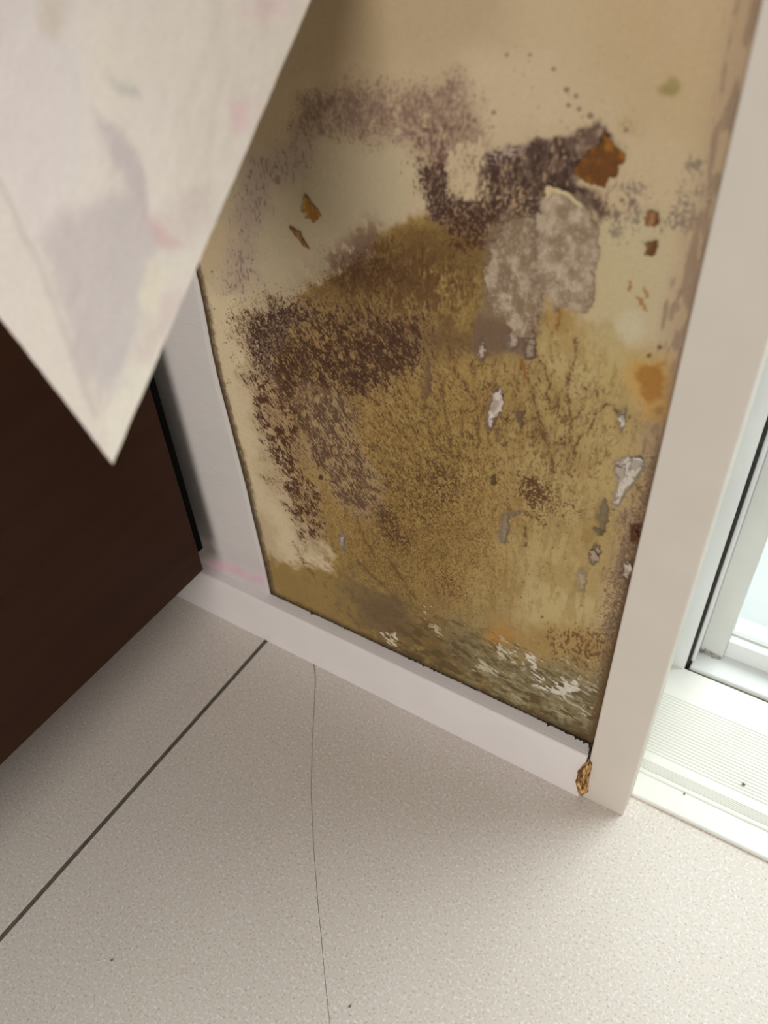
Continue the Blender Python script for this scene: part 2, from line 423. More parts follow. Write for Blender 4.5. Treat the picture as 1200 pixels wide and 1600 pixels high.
# brown growth, upper left of the ochre
b1 = blob([(380, 485), (440, 470), (500, 480), (600, 482), (655, 492), (675, 550), (620, 590), (555, 622), (545, 700), (520, 735), (480, 720), (440, 680), (420, 620), (395, 570)], 34)
over(b1, pc(152, 121, 82), 0.6)
dv = np.clip(b1 * (0.60 + 1.5 * (n_m - 0.42) + 0.2 * ell(600, 545, 70, 60) + 0.35 * ell(420, 560, 40, 60) - 0.35 * ell(480, 525, 26, 16)), 0, 1)
over(speck(n_dg, dv, 0.24, 0.66, 0.03), pc(84, 53, 35), 0.9)
over(speck(n_f, dv, 0.22, 0.50, 0.03), pc(70, 43, 30), 0.8)
b1b = blob([(385, 490), (480, 478), (490, 500), (450, 525), (410, 560), (430, 610), (400, 590)], 12)
over(b1b, pc(160, 138, 112), 0.35)
over(speck(n_f, b1b, 0.25, 0.56, 0.03), pc(74, 46, 36), 0.9)
b2 = blob([(390, 585), (432, 595), (458, 680), (480, 740), (500, 800), (500, 850), (468, 838), (432, 770), (404, 690)], 11)
over(b2, pc(170, 142, 108), 0.5)
over(speck(n_dg, b2 * np.clip(0.35 + 1.7 * (n_m - 0.3), 0, 1), 0.2, 0.68, 0.03), pc(84, 50, 31), 0.95)
b3 = blob([(470, 600), (530, 620), (560, 690), (600, 770), (610, 810), (560, 810), (510, 770), (470, 700)], 18)
over(b3, pc(166, 140, 106), 0.5)
over(speck(n_dg, b3 * np.clip(0.62 + 2.2 * (n_m - 0.4), 0, 1), 0.2, 0.60, 0.03), pc(100, 72, 52), 0.9)
over(blob([(590, 790), (620, 800), (640, 850), (625, 860), (600, 830)], 10) * smooth(0.35, 0.5, 1 - n_f), pc(84, 54, 28), 0.8)
over(speck(n_f, ell(690, 760, 70, 60, 0), 0.1, 0.44), pc(84, 54, 28), 0.75)
over(speck(n_f, ell(700, 920, 40, 30, 0), 0.1, 0.5), pc(110, 60, 30), 0.75)

# dark purple-brown growth, upper middle
d1 = blob([(660, 255), (705, 240), (708, 300), (745, 310), (775, 345), (770, 385), (715, 372), (670, 340)], 12)
over(d1, pc(118, 88, 70), 0.7); over(speck(n_f, d1, 0.2, 0.60, 0.03), pc(74, 48, 38), 0.92)
d2 = blob([(752, 240), (830, 222), (880, 214), (935, 188), (955, 215), (910, 250), (900, 285), (935, 300), (955, 330), (940, 345), (900, 305), (858, 300), (838, 340), (800, 350), (745, 345), (745, 290)], 8, True)
over(d2, pc(104, 78, 66), 0.92); over(speck(n_m, d2, 0.2, 0.56, 0.10), pc(82, 58, 48), 0.8); over(speck(n_f, d2 * smooth(0.35, 0.6, n_vl), 0.2, 0.56, 0.04), pc(70, 46, 36), 0.85)
over(speck(1 - n_vs, d2, 0.1, 0.33, 0.04), pc(172, 142, 108), 0.7)
over(blob([(755, 232), (820, 226), (815, 245), (760, 262)], 8, True) * smooth(0.45, 0.6, n_f), pc(168, 150, 132), 0.8)
over(ell(800, 320, 50, 40, 0) * smooth(0.56, 0.66, n_f), pc(182, 152, 112), 0.75)
over(speck(n_vs, blob([(705, 225), (755, 225), (755, 310), (715, 315), (705, 260)], 10), 0.2, 0.55, 0.05), pc(196, 174, 138), 0.8)
d3 = blob([(690, 330), (760, 330), (800, 355), (780, 400), (700, 390)], 16)
over(speck(n_f, d3, 0.2, 0.56, 0.03), pc(78, 46, 26), 0.9)
over(speck(n_vs, ell(965, 320, 40, 60, 20), 0.1, 0.48), pc(112, 90, 80), 0.8)
# brown grey where paper used to sit
over(blob([(760, 360), (800, 335), (850, 340), (850, 470), (838, 525), (815, 555), (740, 540), (755, 450)], 10, True), pc(130, 108, 82), 0.85)
over(blob([(745, 490), (840, 520), (830, 555), (800, 545), (760, 560), (735, 545)], 8, True), pc(118, 92, 70), 0.85)

# right margin beside the casing
right = smooth(60, 8, (1183 - 0.2205 * Vv) - U + 24 * W1 + 10 * w1)
over(right, pc(158, 132, 106), 0.55)
over(speck(n_vl, right, 0.1, 0.5), pc(128, 104, 86), 0.6)
over(speck(n_f, right * smooth(600, 800, Vv), 0.1, 0.5), pc(112, 84, 58), 0.75)
for cx, cy, rx, ry in ((1092, 255, 14, 12), (1100, 300, 10, 8), (1060, 330, 18, 16), (1045, 345, 10, 16), (1075, 310, 12, 18), (1000, 300, 18, 14), (985, 345, 12, 20), (960, 370, 10, 16)):
    over(speck(n_f, ell(cx, cy, rx * 1.6, ry * 1.6), 0.1, 0.56), pc(120, 106, 92), 0.75)
over(ell(1040, 137, 14, 12, -20, 2), pc(142, 126, 70), 0.85)
over(ell(990, 200, 20, 16, 0) * smooth(0.4, 0.6, n_f), pc(156, 128, 80), 0.7)
# dripping orange patch
oz = blob([(1002, 572), (1042, 568), (1040, 620), (1005, 622)], 6)
over(blob([(985, 560), (1050, 560), (1045, 655), (990, 650)], 16), pc(182, 140, 72), 0.75)
over(oz, pc(156, 106, 36), 0.85); over(ell(1025, 640, 12, 10, 0), pc(142, 100, 56), 0.7)
over(ell(960, 470, 45, 80, 5, 2), pc(180, 164, 122), 0.55)
over(ell(990, 515, 24, 22, 0, 2), pc(190, 180, 150), 0.6)

# small dots in the clean area
rs = np.random.RandomState(5)
def dot(x, y, r, rgb, amt=0.85):
    near = np.nonzero((np.abs(U - x) < r + 6) & (np.abs(Vv - y) < r + 6))
    d = np.hypot(U[near] - x + 3 * w1[near] * r / 4, Vv[near] - y + 3 * w2[near] * r / 4)
    mk = (smooth(r + 1.0, r - 1.0, d) * amt)[:, None]
    paint[near] = paint[near] * (1 - mk) + np.asarray(rgb, np.float32) * mk
for k in range(46):
    x = rs.uniform(690, 1000); y = 70 + rs.uniform(0, 160); dot(x, y, rs.uniform(0.8, 2.6), pc(140, 118, 98), rs.uniform(.3, .8))
for x, y, r in ((772, 175, 4), (742, 188, 4), (690, 170, 2.5), (865, 108, 3.5), (888, 165, 4), (905, 170, 4), (922, 180, 5), (792, 86, 3), (828, 86, 3), (885, 140, 5), (900, 150, 4), (978, 203, 4)):
    dot(x, y, r, pc(116, 94, 76), 0.75)
for k in range(40):
    x = rs.uniform(315, 385); y = rs.uniform(420, 600); dot(x, y, rs.uniform(0.7, 1.9), pc(112, 90, 70), rs.uniform(.4, .9))
for k in range(70):
    x = rs.uniform(760, 1000); y = rs.uniform(560, 1060); dot(x, y, rs.uniform(0.8, 2.4), pc(112, 80, 46), rs.uniform(.3, .8))
dot(501, 746, 4, pc(70, 48, 24)); dot(1031, 543, 3, pc(88, 56, 46)); dot(1014, 556, 4, pc(120, 84, 40))

# branching cracks and trickles
lines = [[(815, 562), (820, 585), (830, 605), (836, 635), (845, 655), (840, 672), (830, 680)], [(840, 555), (850, 575), (856, 600), (857, 625), (862, 640), (872, 630), (874, 615)],
         [(846, 660), (852, 690), (860, 705), (865, 730), (864, 742)], [(886, 585), (884, 610), (890, 640), (894, 655), (905, 650), (914, 625), (917, 605)],
         [(880, 690), (888, 710), (884, 735), (892, 745)], [(925, 668), (932, 645), (945, 634), (958, 634), (965, 645)], [(905, 685), (898, 700), (892, 730)],
         [(835, 655), (815, 660), (810, 650)], [(810, 640), (818, 660), (812, 680)], [(933, 608), (934, 625)], [(900, 530), (898, 560), (886, 600)], [(872, 482), (873, 512)],
         [(700, 540), (712, 580), (730, 610), (742, 632)], [(668, 560), (668, 610)], [(893, 655), (888, 690)], [(846, 672), (852, 700)], [(760, 700), (764, 660)],
         [(820, 820), (821, 855)], [(860, 700), (870, 690), (880, 695)], [(912, 1000), (918, 1020), (914, 1050)], [(920, 980), (918, 1010)], [(905, 990), (915, 1012)],
         [(855, 985), (862, 1005), (868, 1020)], [(460, 850), (475, 880), (490, 900)], [(548, 790), (570, 840), (590, 880)], [(600, 860), (625, 900), (650, 935)], [(560, 880), (600, 915), (615, 935)],
         [(775, 590), (770, 640), (776, 690)], [(740, 610), (748, 660), (745, 700)], [(720, 640), (726, 700)], [(690, 590), (696, 650), (705, 700)]]
Ul = U + 9 * w1 + 4 * f1; Vl = Vv + 9 * w2 + 4 * f2
for k, ln in enumerate(lines):
    dst = line_dist(Ul, Vl, ln)
    wd = 0.7 + 1.5 * smooth(0.38, 0.62, n_m)
    over(smooth(wd + 1.2, wd - 0.8, dst) * smooth(0.32, 0.48, n_f), pc(92, 60, 30), 0.9)
    over(smooth(9, 0, dst), pc(140, 110, 64), 0.25)
over(smooth(5, 1, line_dist(Ul, Vl, [(815, 562), (822, 590)])), pc(150, 92, 34), 0.8)
over(smooth(4, 1, line_dist(Ul, Vl, [(872, 482), (872, 515)])), pc(150, 98, 40), 0.7)
for ln in ([(984, 440), (984, 452)], [(996, 462), (1004, 472), (1010, 486)], [(1006, 450), (1012, 466)]):
    over(smooth(3.5, 0.8, line_dist(Ul, Vl, ln)), pc(150, 100, 44), 0.8)
# brown rosette
over(speck(n_f, ell(840, 765, 38, 28, -20, 1.6), 0.15, 0.66, 0.03), pc(92, 56, 26), 0.9)
over(speck(n_f, ell(870, 795, 50, 22, 20, 1.5), 0.1, 0.47, 0.03), pc(110, 74, 36), 0.8)
over(speck(n_f, ell(830, 805, 24, 14, 0, 1.5), 0.1, 0.5, 0.03), pc(100, 66, 30), 0.8)

# bottom band: damp, grey-green, scraped
vb = Vc - (929 + 0.469 * (U - 425))                   # distance below the top of the baseboard line
band = smooth(-150, -60, vb + 20) * smooth(430, 560, Uc)
over(band * smooth(600, 800, Uc), pc(134, 118, 80), 0.55)
over(blob([(540, 905), (640, 935), (650, 985), (600, 1000), (530, 960)], 14), pc(118, 98, 66), 0.7)
over(blob([(430, 880), (500, 905), (560, 930), (560, 985), (430, 930)], 12), pc(146, 118, 66), 0.85)
over(blob([(700, 985), (820, 1000), (940, 1060), (925, 1150), (840, 1110), (720, 1040)], 22), pc(128, 116, 82), 0.7)
over(blob([(640, 960), (700, 990), (730, 1040), (660, 1020), (610, 985)], 16), pc(134, 106, 58), 0.7)
over(smooth(0.55, 0.7, n_m) * band, pc(112, 94, 58), 0.6)
over(blob([(760, 960), (830, 975), (930, 985), (945, 1040), (900, 1050), (840, 1030), (790, 1010)], 16), pc(158, 126, 70), 0.7)
over(ell(785, 998, 24, 16, 20), pc(176, 120, 44), 0.75)
over(speck(n_vs, blob([(850, 980), (940, 980), (940, 1040), (860, 1040)], 14), 0.1, 0.46), pc(110, 72, 32), 0.8)
over(smooth(-75, -8, vb) * smooth(520, 640, Uc) * smooth(0.3, 0.55, n_m), pc(112, 93, 55), 0.7)
over(ell(690, 1010, 60, 22, 25), pc(112, 86, 48), 0.6); over(ell(600, 955, 50, 24, 20), pc(110, 86, 58), 0.6)
n_sc = fbm((xm * 0.94 - zm * 0.33) / 5.5, (xm * 0.33 + zm * 0.94) / 2.3, 53, 4)
over(smooth(0.50, 0.60, fbm(xm / 9, zm / 5, 151, 4)) * smooth(-120, -40, vb) * smooth(560, 660, Uc), pc(98, 78, 43), 0.85)
over(smooth(0.54, 0.62, fbm(xm / 7, zm / 4, 157, 4)) * smooth(-100, -40, vb) * smooth(680, 780, Uc), pc(142, 134, 104), 0.7)
scr = blob([(700, 960), (830, 1000), (945, 1030), (935, 1120), (880, 1110), (760, 1060)], 26)
over(speck(n_sc, scr * smooth(0.35, 0.6, n_m), 0.1, 0.37, 0.03), pc(172, 163, 136), 0.7)
over(speck(1 - n_sc, scr, 0.1, 0.36, 0.03), pc(92, 76, 46), 0.65)
holes = [  # scraped or flaked spots showing the board, (outline, colour, depth mm)
    ([(822, 1022), (836, 1030), (842, 1052), (852, 1066), (838, 1070), (830, 1050)], (206, 198, 182), 0.5),
    ([(852, 1072), (880, 1064), (908, 1068), (906, 1086), (880, 1092), (860, 1086)], (204, 196, 180), 0.5),
    ([(908, 1070), (934, 1066), (936, 1084), (915, 1088)], (168, 156, 132), 0.4),
    ([(600, 990), (612, 992), (626, 1006), (612, 1008), (597, 1000)], (206, 194, 164), 0.4),
    ([(658, 948), (668, 952), (664, 958)], (206, 198, 178), 0.4),
    ([(664, 972), (690, 986), (688, 992), (668, 980)], (188, 174, 142), 0.3),
    ([(752, 1030), (780, 1052), (774, 1060), (745, 1044)], (182, 170, 140), 0.3),
    ([(758, 1002), (800, 1022), (806, 1036), (780, 1026)], (186, 178, 154), 0.3),
    ([(905, 1105), (920, 1108), (920, 1120), (906, 1118)], (190, 178, 150), 0.4),
    ([(790, 1074), (812, 1092), (806, 1096)], (172, 160, 124), 0.3),
    ([(868, 1100), (888, 1120), (880, 1130), (868, 1118)], (160, 148, 116), 0.3)]
for pol, rgb, dp in holes:
    mk = smooth(-2.0, 2.0, sdf(Uf, Vf, pol) - 2 + 34 * (0.5 - n_sc) + 10 * (n_m - 0.5))
    mk = mk * smooth(-16, -8, sdf(Uf, Vf, pol))
    over(mk * (0.75 + 0.25 * smooth(0.35, 0.6, n_f)), pc(*rgb), 0.95); height += mk * dp
# right side flaked spots
spots = [([(778, 605), (786, 612), (784, 640), (774, 655), (770, 672), (762, 668), (760, 640), (768, 622)], (120, 96, 72), (206, 194, 182)),
         ([(968, 645), (976, 640), (978, 664), (970, 678), (966, 664)], (130, 112, 84), (204, 198, 188)),
         ([(962, 722), (984, 714), (1004, 712), (1004, 730), (990, 748), (980, 770), (966, 790), (956, 786), (962, 762)], (138, 122, 102), (196, 186, 172)),
         ([(942, 780), (950, 790), (948, 822), (940, 832), (936, 800)], (118, 100, 72), (124, 108, 84)),
         ([(928, 848), (936, 856), (936, 878), (924, 884), (920, 868)], (116, 92, 66), (168, 150, 130)),
         ([(906, 888), (914, 900), (912, 922), (904, 920), (900, 900)], (140, 122, 92), (158, 142, 116)),
         ([(784, 806), (812, 796), (814, 802), (794, 808), (792, 850), (784, 850), (780, 830)], (126, 106, 80), (140, 124, 104)),
         ([(974, 878), (988, 876), (990, 890), (984, 912), (974, 905)], (110, 86, 62), (196, 184, 168)),
         ([(984, 820), (998, 818), (998, 840), (988, 848)], (84, 54, 26), (110, 72, 36)),
         ([(930, 824), (942, 830), (936, 836)], (104, 88, 60), (110, 92, 66)),
         ([(532, 836), (536, 832), (540, 848), (536, 858), (530, 850)], (128, 112, 96), (190, 178, 168)),
         ([(748, 540), (756, 530), (762, 552), (752, 566), (744, 558)], (112, 90, 70), (178, 160, 142)),
         ([(818, 530), (836, 528), (834, 556), (824, 562)], (100, 80, 64), (150, 130, 112)),
         ([(790, 525), (808, 520), (806, 545), (796, 548)], (116, 94, 76), (170, 150, 132)),
         ([(768, 748), (773, 745), (772, 758), (767, 760)], (88, 62, 34), (120, 92, 60)),
         ([(664, 580), (672, 570), (672, 612), (666, 622)], (118, 92, 62), (128, 106, 80)),
         ([(810, 645), (820, 640), (818, 664), (812, 668)], (106, 82, 60), (124, 100, 78))]
for pol, rim, inn in spots:
    sd = sdf(Uf, Vf, pol)
    over(smooth(-4, 0, sd), pc(*rim), 0.9)
    over(smooth(1.0, 5.0, sd + 3 * (n_f - 0.5)) * smooth(0.36, 0.52, n_f + 0.1), pc(*inn), 0.95)
    height += smooth(-2, 3, sd) * 0.6 - smooth(-6, -2, sd) * smooth(0, -2, sd) * 0.25

# dirt line along the cut edge and along the baseboard
cut = [(303, 405), (311, 435), (324, 500), (332, 545), (342, 590), (356, 645), (372, 705), (387, 765), (398, 815), (409, 860), (417, 895), (424, 928)]
dc = line_dist(U + 5 * w1, Vv, cut)
over(smooth(11, 3, dc + 6 * (n_vl - 0.5)), pc(138, 118, 86), 0.75)
over(smooth(4.5, 2.0, np.abs(dc - 0.5) + 1.5 * (n_f - 0.5)), pc(88, 70, 46), 0.9)
over(smooth(2.2, 0.6, np.abs(dc - 5.5) + 1.0 * (n_f - 0.5)), pc(84, 64, 42), 0.5)
dbase = (Vv - (929 + 0.469 * (U - 425)))
over(smooth(-10, -1, dbase + 9 * (n_f - 0.5)), pc(74, 52, 28), 0.8)
over(smooth(-26, -4, dbase + 10 * w1) * smooth(760, 930, U), pc(84, 62, 34), 0.75)
dcas = (1183 - 0.2205 * Vv) - U
over(smooth(10, 1, dcas + 8 * (n_f - 0.5)) * smooth(560, 1000, Vv), pc(92, 66, 36), 0.8)
over(smooth(22, 4, dcas + 22 * (n_vs - 0.5)) * smooth(900, 1080, Vv), pc(104, 78, 42), 0.75)

# overall grain
paint *= (0.93 + 0.14 * n_f)[..., None]
grey = paint.mean(-1, keepdims=True); paint = (paint * 0.97 + grey * 0.03) * 0.82
lum = paint.mean(-1)
paint *= (0.80 + 0.24 * smooth(0.06, 0.30, lum))[..., None]
height = -height * 0.001 - 0.00028 * body + 0.00035 * (n_f - 0.5) + 0.0003 * (n_m - 0.5) * body + 0.0003 * (0.4 - lum) * body
Pw = np.stack([GX, -height, GZ], -1)
m_plaster = attr_mat('stained plaster', 0.62, 0.10, 1400.0, 0.18, 0.3)
m_body = simple_mat('wall board', (0.55, 0.5, 0.42), 0.85, 0.1, 40)
wall = box('wall_back', -1.65, X_CAS0 + 0.022, 0.003, 0.11, 0.0, 2.3, m_body)
tag(wall, 'wall stripped of its paper, ochre plaster covered in brown mould', kind='structure')
grid_mesh('plaster_face', Pw, paint, m_plaster, wall)['label'] = 'bare plaster stained ochre with dark mould and flaking spots'

# wallpaper still on the wall: strip left of the cut and the sheet above the peeled area
def wallpaper_material():
    m, nt, b = new_mat('off white wallpaper')
    tc = N(nt, 'ShaderNodeTexCoord')
    mp = N(nt, 'ShaderNodeMapping'); mp.inputs['Scale'].default_value = (60, 60, 420)
    nt.links.new(tc.outputs['Object'], mp.inputs[0])
    n1 = N(nt, 'ShaderNodeTexNoise'); n1.inputs['Scale'].default_value = 1.0; n1.inputs['Detail'].default_value = 3
    nt.links.new(mp.outputs[0], n1.inputs['Vector'])
    at = N(nt, 'ShaderNodeAttribute', attribute_name='paint')
    nt.links.new(at.outputs['Color'], b.inputs['Base Color'])
    bp = N(nt, 'ShaderNodeBump'); bp.inputs['Strength'].default_value = 0.6; bp.inputs['Distance'].default_value = 0.001
    nt.links.new(n1.outputs['Fac'], bp.inputs['Height']); nt.links.new(bp.outputs[0], b.inputs['Normal'])
    b.inputs['Roughness'].default_value = 0.6; b.inputs['Specular IOR Level'].default_value = 0.3
    return m
m_paper = wallpaper_material()
cutw = sorted([(on_y(x, y, 0)[2], on_y(x, y, 0)[0]) for x, y in cut])
cz = np.array([c[0] for c in cutw]); cx_ = np.array([c[1] for c in cutw])
zz = np.concatenate([np.linspace(0.058, 0.66, 300), np.linspace(0.67, 2.3, 40)])
tt = np.concatenate([np.linspace(0, 0.75, 30), np.linspace(0.76, 1, 50)])
ZZ, TT = np.meshgrid(zz, tt, indexing='ij')
XR = np.interp(zz, cz, cx_)
XR = XR + 0.0005 * (fbm(zz * 300, zz * 0 + 3.3, 3) - 0.5)
top_edge = X_CAS0 + 0.001
XX = -1.60 + (XR[:, None] + 1.60) * TT
UU, VV_ = project(XX, 0 * XX - 0.001, ZZ)
Cp = np.zeros(XX.shape + (3,)); Cp[:] = pc(181, 175, 169)
nn = fbm(XX * 60, ZZ * 60, 61)
Cp *= (0.94 + 0.12 * nn)[..., None]
def over_arr(C, mask, rgb, amt):
    mk = (np.clip(mask, 0, 1) * amt)[..., None]; return C * (1 - mk) + np.asarray(rgb) * mk
wv = 14 * (fbm(XX * 160, ZZ * 160, 63) - 0.5)
pk = line_dist((UU + wv).astype(np.float32), (VV_ + wv).astype(np.float32), [(330, 880), (352, 884), (372, 890), (385, 899), (412, 906)])
Cp = over_arr(Cp, smooth(11, 2, pk), pc(204, 160, 172), 0.7)
Cp = over_arr(Cp, smooth(60, 10, pk) * smooth(0.4, 0.6, nn), pc(176, 160, 162), 0.5)
Pp = np.stack([XX, -0.0011 + 0.0005 * np.exp(-((1 - TT) * 60) ** 2) + 0.0004 * (nn - 0.5), ZZ], -1)
wp = grid_mesh('wallpaper', Pp, Cp, m_paper, wall)
wp['label'] = 'off-white wallpaper left on the wall beside the cut edge'
s_ = wp.modifiers.new('thickness', 'SOLIDIFY'); s_.thickness = 0.0009; s_.offset = 1
zt = np.linspace(0.640, 2.3, 60); xt = np.linspace(X_CUT - 0.002, X_CAS0 + 0.0004, 40)
XT, ZT = np.meshgrid(xt, zt); CT = np.zeros(XT.shape + (3,)); CT[:] = pc(188, 181, 174)
wt = grid_mesh('wallpaper', np.stack([XT, 0 * XT - 0.0011, ZT], -1), CT, m_paper, wall)
s_ = wt.modifiers.new('thickness', 'SOLIDIFY'); s_.thickness = 0.0009; s_.offset = 1

# ---- remnants of backing paper and curled flakes still stuck on the plaster
m_remnant = attr_mat('torn backing paper', 0.8, 0.12, 900.0, 0.3, 0.2)
def remnant(name, poly, base, tones, lift, curl, label=None, seed=0, step=0.0006, ragged=10.0, curl_dir=None, streak=True):
    pts = np.array([on_y(x, y, 0.0) for x, y in poly])
    x0, x1 = pts[:, 0].min() - .004, pts[:, 0].max() + .004; z0, z1 = pts[:, 2].min() - .004, pts[:, 2].max() + .004
    X, Z = np.meshgrid(np.arange(x0, x1, step), np.arange(z0, z1, step))
    u, v = project(X, 0 * X, Z)
    a = X * 1000; b = Z * 1000
    wu = fbm(a / 3.5, b / 3.5, 71 + seed) - 0.5; wv_ = fbm(a / 3.5, b / 3.5, 75 + seed) - 0.5
    sd = sdf((u + ragged * 2 * wu).astype(np.float32), (v + ragged * 2 * wv_).astype(np.float32), poly)
    ins = sd > 0
    keep = ins[:-1, :-1] & ins[1:, :-1] & ins[:-1, 1:] & ins[1:, 1:]
    if not keep.any(): return None
    ns = fbm(a / 2.2, b / (6.0 if streak else 2.2), 81 + seed); nm = fbm(a / 6, b / 7, 85 + seed); nf = fbm(a / 0.9, b / 0.9, 88 + seed, 2)
    C = np.zeros(X.shape + (3,)); C[:] = pc(*base)
    for rgb, noise, lo, hi, amt in tones:
        q = {'s': ns, 'm': nm, 'f': nf}[noise]
        C = over_arr(C, smooth(lo, hi, q), pc(*rgb), amt)
    C *= (0.92 + 0.16 * nf)[..., None] * 0.84
    edge = np.exp(-np.clip(sd, 0, None) / 7.0)
    if curl_dir is not None:
        cu, cv = curl_dir; ctr = np.array(poly).mean(0)
        side = smooth(0, 26, (u - ctr[0]) * cu + (v - ctr[1]) * cv); edge = edge * (0.3 + 0.7 * side)
    C = over_arr(C, np.exp(-np.clip(sd, 0, None) / 1.8), np.array(pc(*base)) * 0.62, 0.55)
    Y = -(0.0004 + lift * (0.5 + 0.5 * nm) + curl * edge + 0.0005 * (ns - 0.5))
    o = grid_mesh(name, np.stack([X, Y, Z], -1), C, m_remnant, wall, keep)
    md = o.modifiers.new('thickness', 'SOLIDIFY'); md.thickness = 0.00035; md.offset = -1
    if label: o['label'] = label
    return o
greys = [((176, 157, 134), 'm', 0.48, 0.66, 0.7), ((186, 168, 146), 's', 0.56, 0.72, 0.45), ((124, 103, 83), 'm', 0.50, 0.36, 0.6), ((204, 188, 168), 'f', 0.68, 0.80, 0.4)]
remnant('paper_remnant', [(758, 420), (768, 372), (800, 340), (840, 335), (852, 400), (846, 470), (842, 500), (832, 525), (806, 528), (796, 505), (770, 492), (757, 455)],
        (132, 111, 88), greys, 0.0002, 0.0002, 'greyish brown patch of backing paper', 1)
remnant('paper_remnant', [(858, 285), (880, 292), (900, 300), (922, 325), (936, 350), (939, 392), (930, 425), (930, 465), (918, 494), (902, 488), (892, 480), (872, 486), (864, 466), (842, 458), (838, 420), (842, 370), (838, 340), (850, 312)],
        (150, 130, 107), greys, 0.0008, 0.0014, 'larger grey patch of torn backing paper with lifted edge', 2)
remnant('paper_remnant', [(857, 284), (872, 290), (892, 296), (912, 314), (920, 326), (906, 318), (890, 304), (868, 298), (854, 312)],
        (194, 174, 134), [((200, 184, 150), 's', .4, .6, .6)], 0.0024, 0.0012, 'cream torn top edge of the grey paper patch', 3, ragged=3)
remnant('paper_remnant', [(894, 236), (914, 206), (940, 196), (947, 208), (926, 230), (906, 250)], (128, 104, 86),
        [((166, 142, 118), 's', 0.54, 0.68, 0.7), ((98, 74, 60), 'm', 0.48, 0.60, 0.8)], 0.0003, 0.0004, 'grey brown paper scrap', 4)
remnant('paper_remnant', [(944, 203), (962, 222), (983, 240), (981, 251), (971, 257), (969, 275), (951, 276), (946, 294), (918, 286), (896, 272), (904, 250), (924, 232), (938, 224)], (128, 84, 40),
        [((158, 102, 38), 's', 0.48, 0.62, 0.7), ((92, 56, 28), 'm', 0.46, 0.60, 0.8)], 0.0006, 0.0012, 'orange brown curled scrap', 5, curl_dir=(0.9, -0.2), ragged=5)
remnant('paint_flake', [(477, 302), (484, 308), (492, 320), (506, 336), (497, 344), (488, 346), (478, 336), (470, 322)], (160, 120, 58),
        [((132, 90, 38), 's', 0.45, 0.6, 0.8)], 0.0003, 0.0009, 'ochre flake', 6, ragged=7)
remnant('paint_flake', [(452, 350), (462, 354), (472, 362), (478, 374), (486, 390), (474, 382), (464, 370)], (142, 104, 58),
        [((112, 78, 40), 's', 0.45, 0.6, 0.8)], 0.0003, 0.0008, 'brown sliver flake', 7, ragged=3.5)
for k, (pol, rgb) in enumerate([([(1010, 330), (1024, 322), (1034, 334), (1028, 352), (1014, 358), (1006, 348)], (122, 78, 48)),
                                ([(1006, 374), (1022, 372), (1029, 384), (1020, 402), (1006, 396)], (128, 92, 56)),
                                ([(986, 822), (998, 816), (1000, 834), (992, 846), (985, 838)], (84, 52, 26)),
                                ([(570, 362), (585, 356), (590, 372), (580, 382), (570, 376)], (0, 0, 0))][:3]):
    remnant('paint_flake', pol, rgb, [((156, 122, 84), 's', 0.52, 0.66, 0.8), ((84, 52, 30), 'm', 0.5, 0.62, 0.8)], 0.0003, 0.0007, None, 10 + k, ragged=8)
for k, (pol, rgb) in enumerate([([(770, 612), (784, 604), (786, 634), (778, 652), (768, 640)], (196, 182, 170)),
                                ([(984, 716), (1003, 712), (1005, 726), (994, 738), (982, 734)], (214, 208, 200)),
                                ([(964, 728), (976, 722), (976, 748), (966, 752)], (204, 196, 186)),
                                ([(975, 880), (988, 878), (989, 890), (980, 897)], (194, 182, 166)),
                                ([(968, 648), (977, 644), (977, 660), (971, 668)], (206, 200, 192)),
                                ([(922, 862), (932, 852), (936, 872), (926, 880)], (160, 140, 120))]):
    remnant('paint_flake', pol, rgb, [((150, 132, 112), 'm', 0.46, 0.58, 0.8), ((120, 98, 74), 's', 0.56, 0.66, 0.7)], 0.0003, 0.0006, None, 20 + k, ragged=7)

# ------------------------------------------------------------------ baseboard
m_base = simple_mat('white vinyl baseboard', pc(199, 192, 188), 0.45, 0.02, 30, 0.03, 200)
prof = [(0.003, 0.0), (0.003, BB_H + 0.0006)]
prof += [(-0.0015, BB_H + 0.0004), (-BB_D + 0.0038, BB_H - 0.0012)]
for k in range(7):
    a = math.pi / 2 * (1 - k / 6)
    prof.append((-BB_D + 0.003 - 0.003 * math.cos(a), BB_H - 0.0045 + 0.003 * math.sin(a)))
prof += [(-BB_D, 0.0)]
bb = extrude_x('baseboard_back', prof, -1.60, X_CAS0 - 0.0018, m_base, None)
tag(bb, 'white baseboard running under the mouldy wall, swollen at its right end', kind='structure')
